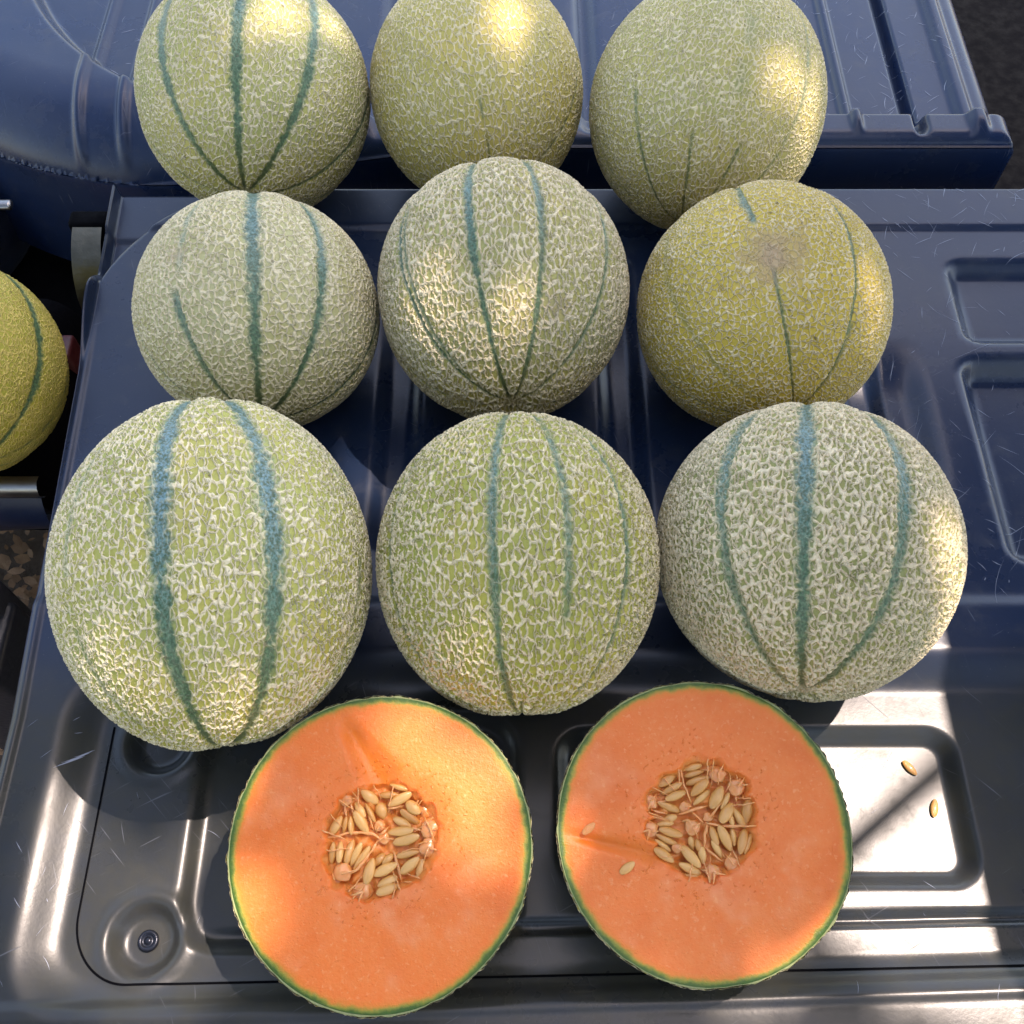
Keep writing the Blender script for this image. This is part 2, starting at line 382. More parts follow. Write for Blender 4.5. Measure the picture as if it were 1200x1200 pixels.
# ------------------------------------------------------------------ melon skin
def melon_mat(name, yel, grn, net_c, s1=190, st=.5, w1=.16, s2=300, w2=.14, br=.45, relief=.00055, blue=.5, netmix=.9, seed=0., bloom=.12, scale=1.62):
    net_c = tuple(a*b for a, b in zip(net_c, (1.06, .97, .82))); yel = tuple(a*b for a, b in zip(yel, (1.12, 1.0, .86))); grn = tuple(a*b for a, b in zip(grn, (1.14, 1.0, .84)))
    s1 *= scale; s2 *= scale; w1 *= 1.26; w2 *= 1.2; relief *= 1.35
    k = NT(name); o0 = k.obj(); o = k.vmath('ADD', o0, (seed*.37, seed*.21, seed*.13))
    uv = k.vmath('ADD', k.vattr('net_uv'), (seed*.37, seed*.23, 0))          # skin laid flat: u across, v along the meridians
    wob = k.vmath('SUBTRACT', k.noise(uv, 260, 1, .6, color=True, dim='2D'), (.5, .5, .5))
    o1 = k.vmath('ADD', uv, k.vmath('MULTIPLY', wob, (.0030, .0046, 0)))
    oa = k.vmath('MULTIPLY', o1, (1, st, 1)); ob = k.vmath('MULTIPLY', o1, (1, .5+.5*st, 1))
    n1 = k.noise(o, 75, 1)
    d1 = k.voro(oa, s1, dim='2D'); d2 = k.voro(ob, s2, dim='2D')
    nb = k.noise(uv, 260, 0, dim='2D')
    wd1 = k.math('MULTIPLY', k.rng(k.math('ADD', n1, k.math('MULTIPLY', k.math('SUBTRACT', nb, .5), .5)), .25, .75, .80, 1.20, False), w1)
    q1 = k.math('DIVIDE', d1, wd1)
    gate1 = k.rng(nb, .10, .20, .2, 1.)
    r1 = k.math('MULTIPLY', k.rng(q1, .70, 1.08, 1., 0.), gate1)
    q2 = k.math('DIVIDE', d2, k.math('MULTIPLY', wd1, w2/w1))
    gate2 = k.rng(k.math('SUBTRACT', 1., nb), br, br+.1, .0, .9)
    r2 = k.math('MULTIPLY', k.rng(q2, .65, 1.08, 1., 0.), gate2)
    net = k.math('MAXIMUM', r1, r2)
    rnd_ = k.math('MAXIMUM', k.math('MULTIPLY', k.rng(q1, .05, 1.2, 1., 0.), gate1), k.math('MULTIPLY', k.rng(q2, .05, 1.2, .75, 0.), gate2))
    # sutures
    sn = k.noise(uv, 300, 1, .7, dim='2D')
    sut_s = k.attr('sut_s')
    sd = k.math('ADD', k.attr('sut_d'), k.math('ADD', k.math('MULTIPLY', k.math('SUBTRACT', sn, .5), 1.1), k.math('MULTIPLY', k.math('SUBTRACT', n1, .5), 1.3)))
    sm = k.math('MULTIPLY', k.rng(sd, .25, 1.5, 1., 0.), sut_s)
    sm = k.math('MULTIPLY', sm, k.math('MAXIMUM', k.rng(n1, .32, .48), k.rng(sut_s, .7, .95)))
    net = k.math('MULTIPLY', net, k.math('SUBTRACT', 1., k.math('MULTIPLY', sm, .95)))
    patch = k.attr('scar')
    net = k.math('MULTIPLY', net, k.rng(patch, .3, .9, 1., .45))
    # colour
    big = k.noise(o, 26, 3, .6); spk = k.noise(uv, 800, 1, .6, dim='2D')
    tone = k.math('ADD', k.math('MULTIPLY', big, .9), k.math('MULTIPLY', k.attr('yellow'), .5))
    skin = k.mix(k.rng(tone, .30, .85), grn, yel)
    mot = k.rng(spk, .3, .7)
    skin = k.mix(k.math('MULTIPLY', mot, .28), skin, tuple(c*.62 for c in skin_c(yel, grn)))
    lo = (.010, .060, .036); g_hi = (.080, .19, .105); sky_hi = (.14, .30, .38)
    hi = k.mix(k.math('MULTIPLY', k.rng(k.attr('lat'), .30, .62), blue), g_hi, sky_hi)  # blue-green pigment; sky reflection painted in as blue on the upper stripes
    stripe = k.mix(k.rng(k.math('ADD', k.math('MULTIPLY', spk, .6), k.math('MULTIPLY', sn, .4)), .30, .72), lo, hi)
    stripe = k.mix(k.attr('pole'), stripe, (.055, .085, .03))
    ncol = k.mix(k.rng(nb, .25, .75), tuple(c*1.04 for c in net_c), tuple(min(.9, c*1.2) for c in net_c))
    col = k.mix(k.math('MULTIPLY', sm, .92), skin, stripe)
    bare = k.rng(big, .52, .78, 0., bloom)      # faint corky bloom between ridges
    col = k.mix(k.math('MULTIPLY', bare, k.math('SUBTRACT', 1., sm)), col, ncol)
    col = k.mix(k.math('MULTIPLY', net, netmix), col, ncol)
    col = k.mix(k.math('MULTIPLY', patch, .6), col, (.50, .36, .25))
    pit = k.rng(k.noise(uv, 330, 1, .5, dim='2D'), .74, .80)
    col = k.mix(k.math('MULTIPLY', pit, .5), col, (.10, .075, .035))
    k.set(Base_Color=col, Roughness=k.math('SUBTRACT', .60, k.math('MULTIPLY', sm, .25)), Specular_IOR_Level=.45)
    h = k.math('MULTIPLY', k.math('MULTIPLY', rnd_, relief), k.math('SUBTRACT', 1., k.math('MULTIPLY', sm, .9))); h = k.math('SUBTRACT', h, k.math('MULTIPLY', sm, relief*.4))
    k.disp(h, 'BOTH'); return k.m
def skin_c(a, b): return tuple((x+y)/2 for x, y in zip(a, b))

def sphere_grid(n, cdir):
    """unit directions on an n x n grid: even spacing on the half around cdir, coarse behind"""
    u = np.linspace(-1, 1, n); A, Bq = np.meshgrid(u, u, indexing='ij')
    big = np.abs(A) > np.abs(Bq)
    r = np.where(big, A, Bq); den = np.where(np.abs(r) < 1e-9, 1, r)
    ph = np.where(big, np.pi/4*Bq/den, np.pi/2-np.pi/4*A/den); x, y = r*np.cos(ph), r*np.sin(ph)
    rho = np.hypot(x, y); lim = .90; amax = math.radians(104); k1 = math.sin(amax/2)/lim
    al = np.where(rho < lim, 2*np.arcsin(np.clip(rho*k1, 0, 1)), amax+(np.pi-.012-amax)*np.clip((rho-lim)/(1-lim), 0, 1))
    c = cdir/np.linalg.norm(cdir); zr = np.array([0, 0, 1.]); ev = zr-c*(zr@c); ev /= np.linalg.norm(ev); eu = np.cross(ev, c)
    h = rho+1e-12; D = np.cos(al)[..., None]*c+np.sin(al)[..., None]*((x/h)[..., None]*eu+(y/h)[..., None]*ev)
    return (D/np.linalg.norm(D, axis=-1, keepdims=True)).reshape(-1, 3)
def melon_mesh(name, a, c, stripes, mat, cdir, n=340, scars=(), seed=0):
    """local +Z is the blossom end. stripes: (lon, half width m, strength, theta range)"""
    D = sphere_grid(n, cdir); TH = np.arccos(np.clip(D[:, 2], -1, 1)); LO = np.arctan2(D[:, 1], D[:, 0])
    sd = np.full(LO.shape, 6.); ss_ = np.zeros(LO.shape); fur = np.zeros(LO.shape)
    wob = vnoise(D, 5, seed)
    for (l0, hw, st, ta, tb) in stripes:
        dl = np.abs((LO-l0+np.pi) % (2*np.pi)-np.pi + .012*wob); arc = dl*a*np.sin(TH)
        taper = .42+.58*np.clip(np.sin(TH)**1.3, 0, 1)*(1.15-.25*np.cos(TH))
        q = arc/(hw*taper); win = sstep(ta-.06, ta+.06, TH)*sstep(tb+.06, tb-.06, TH)
        upd = q < sd; ss_ = np.where(upd, st*win, ss_); sd = np.where(upd, q, sd)
        fur = np.maximum(fur, np.exp(-(arc/(hw*2.2))**2)*st*win)
    rad = 1 + .015*vnoise(D, 2.2, seed+1) - .014*fur
    rad = rad - .03*np.exp(-(TH/.16)**2) - .04*np.exp(-((np.pi-TH)/.2)**2)
    V = D*rad[:, None]*np.array([a, a, c])
    Fc = grid_faces(n, n); q = V[Fc[len(Fc)//2+n//2]]
    if np.dot(np.cross(q[1]-q[0], q[2]-q[0]), q[0]) < 0: Fc = Fc[:, ::-1]
    o = mesh_obj(name, V, Fc, mat)
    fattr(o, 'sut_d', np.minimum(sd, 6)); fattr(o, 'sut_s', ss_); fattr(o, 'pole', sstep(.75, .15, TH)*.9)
    sca = np.exp(-(TH/.07)**2)*.6
    for (d, r, s) in scars:
        ca = np.clip(D @ np.array(d), -1, 1); sca = np.maximum(sca, s*sstep(r, .0, np.arccos(ca)*(1+.25*wob)+.2*r*vnoise(D, 30, seed+4)))
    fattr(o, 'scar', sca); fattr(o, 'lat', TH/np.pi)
    return o, D

def basis(zdir, up=np.array([0, 0, 1.])):
    z = zdir/np.linalg.norm(zdir); x = np.cross(up, z); x /= np.linalg.norm(x); y = np.cross(z, x)
    return np.stack([x, y, z], 1)          # columns
def hit(px, py, P, B, a, c):
    """local unit direction on the ellipsoid seen at a pixel (nearest grazing point if missed)"""
    r = ray(px, py); S = np.array([1/a, 1/a, 1/c])
    o = (B.T @ (CAM-P))*S; d = (B.T @ r)*S
    A, Bq, Cq = d@d, o@d, o@o-1; disc = max(0, Bq*Bq-A*Cq); t = (-Bq-math.sqrt(disc))/A
    q = o+t*d; return q/np.linalg.norm(q)

SPECS = []
def whole_melon(label, cx, cy, rpx, vr, pole, stripes, z0=0., group='whole netted melons', scars=(), seed=0, dz=0., k_axis=1., yel_bottom=.6, **mk):
    rr_ = ray(cx, cy); t = (CAM[2]-z0-dz)/(-rr_[2]+rpx/1200); P = CAM+t*rr_; a = rpx*t/1200; c = a*vr
    # pole direction from the pixel of the blossom end
    B = np.eye(3); d = hit(pole[0], pole[1], P, B, a, a); zdir = d*1.0
    B = basis(zdir)
    # rest on the surface: lowest point of the ellipsoid
    ext = math.sqrt((a*B[2, 0])**2+(a*B[2, 1])**2+(c*B[2, 2])**2); P = P.copy(); P[2] = z0+dz+ext*.995
    st = []
    for (x, y, hw, s, *rngt) in stripes:
        q = hit(x, y, P, B, a, c); lo = math.atan2(q[1], q[0]); ta, tb = (rngt+[.03, 3.1])[:2] if len(rngt) == 2 else (.03, 3.1)
        st.append((lo, hw, s, ta, tb))
    # the back, unseen sutures
    los = sorted(s[0] % (2*math.pi) for s in st)
    if len(los) > 1:
        gaps = [((los[(i+1) % len(los)]-los[i]) % (2*math.pi), los[i]) for i in range(len(los))]
        g, l0 = max(gaps)
        for i in range(1, int(g/.62)): st.append((l0+g*i/int(g/.62), stripes[0][2]*.8, stripes[0][3]*.7, .03, 3.1))
    sl_ = [(hit(x, y, P, B, a, c), r, s) for (x, y, r, s) in scars]
    mat = melon_mat('melon_skin_'+'abcdefghijklm'[seed], seed=seed+1., **mk)
    cdir = B.T @ (CAM-P+np.array([0, .08, 0])); cdir /= np.linalg.norm(cdir)
    o, D = melon_mesh('melon', a, c, st, mat, cdir, n=140 if z0 < 0 else (290 if cy < 200 else 350), scars=sl_, seed=seed*11)
    W = D @ B.T
    vattr(o, 'net_uv', azimuthal(D, cdir, np.array([0, 0, 1.]), a))
    fattr(o, 'yellow', sstep(.55, -.6, W[:, 2])*yel_bottom+.25*sstep(.2, .95, -W[:, 1])*yel_bottom)
    M = Matrix([[*B[i], P[i]] for i in range(3)]+[[0, 0, 0, 1]]); o.matrix_world = M
    tag(o, label, 'melon', group); SPECS.append((P, a, c, label)); return o

YEL = (.50, .46, .10); GRN = (.33, .41, .17); CREAM = (.60, .56, .44)
m1 = whole_melon('green striped melon at the rear left, behind the pale striped one', 299, 112, 133, 1.04, (288, 226),
    [(196, 100, .0036, 1.), (276, 70, .0040, 1.), (345, 135, .0038, 1.), (168, 150, .0022, .7), (415, 165, .0026, .9)], seed=0, yel=(.48, .46, .13), grn=(.36, .42, .17), net_c=(.60, .57, .45), s1=205, st=0.55, w1=0.125, s2=270, w2=0.11, br=0.55)
m2 = whole_melon('yellowish melon with hardly any stripes in the middle of the rear row', 558, 107, 123, 1.10, (578, 212),
    [(571, 170, .0015, .75, 0, .9), (666, 140, .0016, .75), (470, 160, .0012, .2)], seed=1, yel=(.54, .47, .11), grn=(.42, .42, .14), net_c=(.60, .56, .41), s1=200, st=0.5, w1=0.115, s2=260, w2=0.09, br=0.58)
m3 = whole_melon('finely netted yellow-green melon at the right end of the rear row', 827, 128, 134, 1.06, (800, 258),
    [(752, 185, .0015, .85, 0, 1.3), (806, 200, .0015, .85, 0, 1.), (856, 195, .0015, .8, 0, 1.), (943, 110, .0018, .7), (878, 40, .0045, .35, 1.3, 3.1)], seed=2,
    yel=(.53, .48, .13), grn=(.40, .43, .18), net_c=(.62, .58, .44), s1=215, st=0.66, w1=0.13, s2=290, w2=0.1, br=0.56)
m4 = whole_melon('pale melon with blue-green stripes at the left of the middle row', 304, 368, 138, 1.0, (306, 496),
    [(213, 375, .0030, .95, 0, 1.35), (296, 320, .0038, 1.), (380, 325, .0032, 1.), (425, 425, .0026, 1.), (192, 440, .0016, .85), (212, 285, .0026, .6, 1.5, 3.1)], seed=3,
    scars=((205, 300, .14, .6), (425, 350, .3, .3)), yel=(.44, .44, .17), grn=(.42, .46, .28), net_c=(.60, .57, .46), relief=.0007, netmix=.8, s1=165, st=0.85, w1=0.15, s2=250, w2=0.1, br=0.66)
m5 = whole_melon('strongly ridged melon in the centre of the middle row', 590, 342, 145, 1.06, (600, 468),
    [(556, 310, .0026, 1.), (634, 330, .0022, .95), (500, 390, .0016, .95), (690, 385, .0022, .9), (712, 300, .0016, .75), (700, 452, .0015, .95, 0, 1.), (480, 330, .0015, .75)], seed=4,
    scars=((655, 360, .16, .55),), yel=(.44, .40, .10), grn=(.34, .38, .17), net_c=(.60, .56, .45), relief=.0009, s1=195, st=0.5, w1=0.15, s2=250, w2=0.12, br=0.55)
m6 = whole_melon('golden melon with closed net cells and a pinkish scar, right of the middle row', 893, 364, 144, .99, (930, 488),
    [(918, 375, .0018, .92, 0, 1.3), (884, 262, .0028, .95, 1.7, 3.1), (1006, 330, .0018, .95), (782, 330, .0020, .4), (970, 445, .0012, .7, 0, .9)], seed=5,
    scars=((905, 296, .36, 1.3),), yel=(.62, .49, .06), grn=(.52, .45, .09), net_c=(.62, .57, .42), relief=.0007, s1=190, st=0.95, w1=0.115, s2=300, w2=0.07, br=0.75)
m7 = whole_melon('largest melon, with two broad blue-green stripes, left of the front row', 254, 671, 180, 1.13, (264, 866),
    [(184, 620, .0046, 1.), (319, 600, .0052, 1.), (412, 590, .0026, .6), (80, 700, .0024, .5)], seed=6, blue=.9,
    scars=((385, 560, .13, .3),), yel=(.46, .45, .07), grn=(.36, .43, .15), net_c=(.68, .65, .54), relief=.0008, s1=205, st=0.55, w1=0.125, s2=265, w2=0.095, br=0.56)
m8 = whole_melon('green-yellow melon with long raised net ridges, middle of the front row', 608, 660, 163, 1.09, (612, 826),
    [(576, 610, .0026, .92), (664, 600, .0026, .85, 1.1, 3.1), (733, 600, .0020, .9), (456, 650, .0018, .9), (741, 745, .0014, .8, 0, .9), (610, 795, .0016, .8, 0, .5), (640, 790, .0015, .8, 0, .5)], seed=7,
    yel=(.44, .42, .06), grn=(.32, .38, .10), net_c=(.64, .60, .47), relief=.0010, s1=195, st=0.50, w1=0.120, s2=250, w2=0.09, br=0.56)
m9 = whole_melon('densely netted grey-green melon at the right of the front row', 944, 643, 171, 1.02, (940, 810),
    [(942, 600, .0042, 1.), (846, 610, .0034, .9), (1062, 590, .0036, .95), (1112, 700, .0018, .6), (800, 740, .001, .2)], seed=8, blue=.7,
    yel=(.36, .35, .12), grn=(.27, .32, .13), net_c=(.62, .57, .45), relief=.0009, netmix=.95, s1=200, st=0.58, w1=0.165, s2=260, w2=0.15, br=0.5)
m10 = whole_melon('golden melon with dark green stripes, alone left of the tray', -56, 430, 124, 1.06, (-36, 540),
    [(48, 400, .0030, 1.), (-40, 400, .0030, 1.), (-120, 420, .003, 1.)], z0=SZ, seed=9, blue=0., yel=(.44, .39, .05), grn=(.34, .36, .06), net_c=(.58, .47, .16), s1=220, st=.7, w1=.12, s2=330, relief=.0004, netmix=.7)

# ------------------------------------------------------------------ cut halves
def flesh_mat(name, sat):
    k = NT(name); o = k.obj(); rad = k.attr('rad'); cav = k.attr('cav'); og = k.attr('groove')
    n = k.noise(o, 60, 4, .6); n2 = k.noise(o, 260, 4, .7)
    fl = k.mix(n, tuple(c*q for c, q in zip((.84, .165, .018), sat)), tuple(c*q for c, q in zip((.88, .225, .038), sat)))
    fl = k.mix(k.rng(n2, .35, .7, 0., .25), fl, (.86, .29, .085))
    fl = k.mix(k.rng(k.noise(o, 22, 3), .48, .72, 0., .7), fl, (.74, .135, .010)); fl = k.mix(k.rng(k.noise(o, 17, 4, .65), .52, .74, 0., .6), fl, (.88, .37, .17)); fl = k.mix(k.rng(k.noise(o, 380, 3, .7), .56, .72, 0., .4), fl, (.90, .42, .18))
    fl = k.mix(k.math('MULTIPLY', og, .8), fl, (.74, .18, .008))
    r = k.math('ADD', rad, k.math('ADD', k.math('MULTIPLY', k.math('SUBTRACT', k.noise(o, 130, 3, .65), .5), .06), k.math('MULTIPLY', k.math('SUBTRACT', k.noise(o, 28, 2), .5), .05)))
    fl = k.mix(k.rng(r, .90, .95), fl, (.76, .215, .026))
    fl = k.mix(k.rng(r, .935, .968), fl, (.27, .27, .03))
    fl = k.mix(k.rng(r, .955, .985), fl, (.045, .11, .012))
    fl = k.mix(k.rng(cav, .1, .6), fl, k.mix(n2, (.70, .18, .018), (.82, .34, .10)))
    wet = k.rng(k.noise(o, 500, 2), .60, .72)
    ring = k.rng(k.attr('near'), .0, .9, .25, 1.)
    k.set(Base_Color=fl, Roughness=k.math('SUBTRACT', .42, k.math('MULTIPLY', ring, k.math('MULTIPLY', wet, .3))), Specular_IOR_Level=.45,
          Subsurface_Weight=.35, Subsurface_Scale=.006)
    k.b.inputs['Subsurface Radius'].default_value = (1., .45, .15)
    h = k.math('ADD', k.math('MULTIPLY', k.noise(o, 700, 3, .7), .55), k.math('MULTIPLY', k.math('MULTIPLY', wet, ring), .8))
    k.bump(h, .00050, 1.); return k.m
def seed_mat(name):
    k = NT(name); o = k.obj(); n = k.noise(o, 220, 3, .6)
    info = k.n('ShaderNodeObjectInfo').outputs['Random']
    c = k.mix(info, (.62, .265, .05), (.80, .44, .13)); c = k.mix(k.rng(n, .4, .7, 0., .4), c, (.46, .23, .07))
    k.set(Base_Color=c, Roughness=.25, Specular_IOR_Level=.6, Coat_Weight=.5, Coat_Roughness=.12); k.bump(n, .0002, .5); return k.m
M_SEED = seed_mat('wet_seed')
def pulp_mat():
    k = NT('pulp'); o = k.obj(); n = k.noise(o, 240, 3, .6)
    k.set(Base_Color=k.mix(n, (.74, .23, .04), (.84, .42, .17)), Roughness=.24, Coat_Weight=.4, Coat_Roughness=.1, Subsurface_Weight=.3, Subsurface_Scale=.004); k.bump(n, .0005, .8); return k.m
M_PULP = pulp_mat()
M_CORK = plain('cork_rim', (.28, .31, .13), .7, scale=500)

def seed_mesh():
    V, nu, nv = [], 12, 9
    for i in range(nu):
        a = 2*math.pi*i/nu
        for j in range(nv):
            t = math.pi*(.04+.92*j/(nv-1)); x = -math.cos(t); r = math.sin(t)**.72
            taper = 1-.30*max(0, x)**1.3-.08*max(0, -x)
            V.append((x*.5, r*taper*.5*math.cos(a), r*taper*.5*math.sin(a)*(.9+.25*r)))
    me = [tuple(q) for q in grid_faces(nu, nv, True)]
    me += [tuple(i*nv for i in range(nu)), tuple(i*nv+nv-1 for i in range(nu))[::-1]]
    o = mesh_obj('seed', V, me, M_SEED); return o
SEED0 = seed_mesh(); SEED_ME = SEED0.data; bpy.data.objects.remove(SEED0)
def tube_mesh(name, pts, rads, mat, parent, n=7):
    P = np.array(pts, float)
    for _ in range(2):            # Chaikin smoothing
        if len(P) > 2:
            Q = [P[0]]; R2 = [rads[0]]
            for i in range(len(P)-1): Q += [P[i]*.75+P[i+1]*.25, P[i]*.25+P[i+1]*.75]; R2 += [rads[i]*.75+rads[i+1]*.25, rads[i]*.25+rads[i+1]*.75]
            Q.append(P[-1]); R2.append(rads[-1]); P = np.array(Q); rads = R2
    T = np.gradient(P, axis=0); T /= np.linalg.norm(T, axis=1)[:, None]+1e-12; V = []
    for i, (p, t, r) in enumerate(zip(P, T, rads)):
        x = np.cross(t, (0, 0, 1.)); x /= np.linalg.norm(x)+1e-9; y = np.cross(t, x)
        for j in range(n):
            a = 2*math.pi*j/n; V.append(p+r*(x*math.cos(a)+y*.7*math.sin(a)))
    Fc = [(i*n+j, i*n+(j+1) % n, (i+1)*n+(j+1) % n, (i+1)*n+j) for i in range(len(P)-1) for j in range(n)]
    Fc += [tuple(range(n))[::-1], tuple((len(P)-1)*n+j for j in range(n))]
    return mesh_obj(name, V, Fc, mat, parent)
rod = tube_mesh('metal_rod', [p0, (p0+p1)/2, p1], [.0048, .0048, .0046], M_STEEL, None, 12); tag(rod, 'short bright steel rod end at the left edge above the golden melon', 'rod')
def blob_mesh(name, c, r, mat, parent, seed, flat=.6):
    nu, nv = 16, 11; V = []
    for i in range(nu):
        for j in range(nv):
            a = 2*math.pi*i/nu; t = math.pi*(.02+.96*j/(nv-1)); d = np.array([math.sin(t)*math.cos(a), math.sin(t)*math.sin(a), math.cos(t)])
            q = 1+.22*float(vnoise(d[None], 3.2, seed)[0])+.08*float(vnoise(d[None], 8, seed+1)[0])
            V.append(np.array(c)+d*q*r*np.array([1, 1, flat]))
    Fc = [tuple(f)[::-1] for f in grid_faces(nu, nv, True)]+[tuple(i*nv for i in range(nu)), tuple(i*nv+nv-1 for i in range(nu))[::-1]]
    return mesh_obj(name, V, Fc, mat, parent)

def half_melon(label, cx, cy, rx, ry, tilt, roll, z0, crop, cav_poly, seeds, strands, blobs, grooves, sat, seed, rindkw):
    r0 = ray(cx, cy); t = (CAM[2]-z0)/(-r0[2]+rx/1200); P = CAM+t*r0; R = rx*t/1200; P[2] = z0+R*.985
    nz = np.array([math.sin(roll), -math.sin(tilt), math.cos(tilt)]); nz /= np.linalg.norm(nz)
    xa = np.array([1, 0, 0])-nz*nz[0]; xa /= np.linalg.norm(xa); ya = np.cross(nz, xa); B = np.stack([xa, ya, nz], 1)
    root = empty('half_melon', P-np.array([0, 0, R*.98])); tag(root, label, 'melon', 'cut melon halves')
    Mx = Matrix([[*B[i], P[i]] for i in range(3)]+[[0, 0, 0, 1]]); inv = Matrix.Translation(-Vector(root.location))
    def att(o): o.parent = root; o.matrix_local = inv @ Mx; return o
    def loc(px, py):       # photo pixel -> face coordinates
        r = ray(px, py); tt = ((P-CAM) @ nz)/(r @ nz); q = CAM+tt*r-P; return np.array([q @ xa, q @ ya])
    def cl(x, y): s = (crop[2]-crop[0])/1200; return loc(crop[0]+x*s, crop[1]+y*s)
    cen = np.mean([cl(*q) for q in cav_poly], axis=0)
    pol = np.array([cl(*q) for q in cav_poly])-cen; pa = np.arctan2(pol[:, 1], pol[:, 0]); pr = np.hypot(pol[:, 0], pol[:, 1]); o_ = np.argsort(pa); pa, pr = pa[o_], pr[o_]
    def Rc(a): return np.interp(a, np.r_[pa-2*np.pi, pa, pa+2*np.pi], np.r_[pr, pr, pr])
    nth = 300; th = np.linspace(-np.pi, np.pi, nth, endpoint=False)
    bead = .0060*vnoise(np.stack([np.cos(th), np.sin(th), 0*th], -1), 46, seed)+.004*vnoise(np.stack([np.cos(th), np.sin(th), 0*th], -1), 14, seed+3)
    yr = ry/rx
    Ro = R*(1+.012*vnoise(np.stack([np.cos(th), np.sin(th), 0*th], -1), 2.4, seed+5))
    bx, by = Ro*np.cos(th), Ro*np.sin(th)
    # flesh: rings from the cavity centre out to the rind
    fr = np.concatenate([np.linspace(.0, .80, 22), np.linspace(.83, 1.12, 26), np.linspace(1.16, 1.5, 10)])
    rc = Rc(th); ring = []
    for f in fr: ring.append(np.stack([cen[0]+f*rc*np.cos(th), cen[1]+f*rc*np.sin(th)], -1))
    inner = ring[-1]; edge = np.stack([bx, by], -1)*.992
    for s in np.linspace(0, 1, 44)[1:]: ring.append(inner*(1-s)+edge*s)
    G = np.stack(ring, 1)                                # nth, nr, 2
    fr_all = np.concatenate([fr, np.full(43, 2.)])[None, :]*np.ones((nth, 1))
    P3 = np.concatenate([G, np.zeros(G.shape[:2]+(1,))], -1).reshape(-1, 3)
    nz1 = vnoise(P3, 700, seed).reshape(G.shape[:2]); nz2 = vnoise(P3, 60, seed+2).reshape(G.shape[:2])
    dep = sstep(1.06, .86, fr_all+.05*nz1)
    Z = .0007*nz2 - dep*(.0058+.0018*nz1) - .0006*sstep(1.35, 1.0, fr_all)
    og = np.zeros(G.shape[:2])
    for (ax, ay, bx_, by_, w_, d_) in grooves:
        A_, B_ = loc(ax, ay), loc(bx_, by_); v = B_-A_; L = np.linalg.norm(v); v /= L
        q = G-A_; s = np.clip(q @ v, 0, L); dd = np.linalg.norm(q-s[..., None]*v, axis=-1)
        wl = w_*(.35+.65*s/L); g = sstep(0, 1, np.clip(1-dd/wl, 0, 1))*sstep(0, L*.35, s+1e-9)
        Z -= d_*g; og = np.maximum(og, g)
    Z[:, -1] = 0
    V = np.concatenate([G, Z[..., None]], -1).reshape(-1, 3); nr = G.shape[1]
    Fc = grid_faces(nth, nr, True)[:, ::-1]
    fo = att(mesh_obj('flesh', V, Fc, flesh_mat('melon_flesh_'+'ab'[seed % 2], sat)))
    rr = np.hypot(G[..., 0], G[..., 1])/Ro[:, None]
    fattr(fo, 'rad', rr.reshape(-1)); fattr(fo, 'cav', dep.reshape(-1)); fattr(fo, 'groove', og.reshape(-1)); fattr(fo, 'near', sstep(1.9, 1.05, fr_all).reshape(-1))
    # cork rim (cut edge of the skin)
    prof = [(.991, -.0002), (.995, .0003), (1.0, .0001)]
    V = []
    for i in range(nth):
        for (s, z) in prof: e = s*(1+bead[i]*(1 if s > .993 else 0)); V.append((bx[i]*e, by[i]*e, z))
    att(mesh_obj('cut_rim', np.array(V), grid_faces(nth, 3, True)[:, ::-1], M_CORK))
    # rind bowl
    nv = 64; tt = np.linspace(np.pi/2, np.pi-.01, nv)
    LO, TH = np.meshgrid(th, tt, indexing='ij'); e = (Ro*(1+bead*.9))[:, None]*sstep(np.pi/2+.25, np.pi/2, TH)+R*(1-sstep(np.pi/2+.25, np.pi/2, TH))
    D = np.stack([np.sin(TH)*np.cos(LO), np.sin(TH)*np.sin(LO), np.cos(TH)], -1); V = D*e[..., None]; V[:, 0, 2] = .0002
    ro = att(mesh_obj('rind', V.reshape(-1, 3), grid_faces(nth, nv, True)[:, ::-1], melon_mat('half_skin_'+'ab'[seed % 2], seed=20+seed, **rindkw)))
    z_ = np.zeros(nth*nv); dl = np.abs((LO*10/(2*np.pi)+.5) % 1-.5)*2*np.pi/10*R
    fattr(ro, 'sut_d', np.minimum(dl/.002, 6).reshape(-1)); fattr(ro, 'sut_s', z_+.7); fattr(ro, 'pole', z_); fattr(ro, 'scar', z_); fattr(ro, 'yellow', z_+.5); fattr(ro, 'lat', z_+.3); vattr(ro, 'net_uv', azimuthal(D.reshape(-1, 3), np.array([0, 0, -1.]), np.array([0, 1., 0]), R))
    # seeds, placed one by one
    sc_ = (crop[2]-crop[0])/1200*R/rx
    for i, (x, y, L, W_, ang, *dd) in enumerate(seeds):
        q = cl(x, y); so_ = bpy.data.objects.new('seed', SEED_ME); COL.objects.link(so_); so_.parent = root
        dz = dd[0] if dd else random.uniform(-.0052, -.0036)
        rot = Matrix.Rotation(math.radians(ang+(180 if random.random() < .5 else 0)), 4, 'Z') @ Matrix.Rotation(random.uniform(-.22, .22), 4, 'Y') @ Matrix.Rotation(random.uniform(-.5, .5), 4, 'X')
        so_.matrix_local = inv @ Mx @ Matrix.Translation((q[0], q[1], dz)) @ rot @ Matrix.Diagonal((L*sc_*1.12, W_*sc_*1.08, max(.0032, W_*sc_*.75), 1))
    def wiggly(pts, amp):
        out = []
        for i in range(len(pts)-1):
            a, b = pts[i], pts[i+1]; L = np.linalg.norm(b-a); n = max(2, int(L/.0018))
            for q in range(n): out.append(a+(b-a)*q/n+(rng.normal(size=3)*np.array([1, 1, .5])*amp if (i or q) else 0))
        out.append(pts[-1]); return out
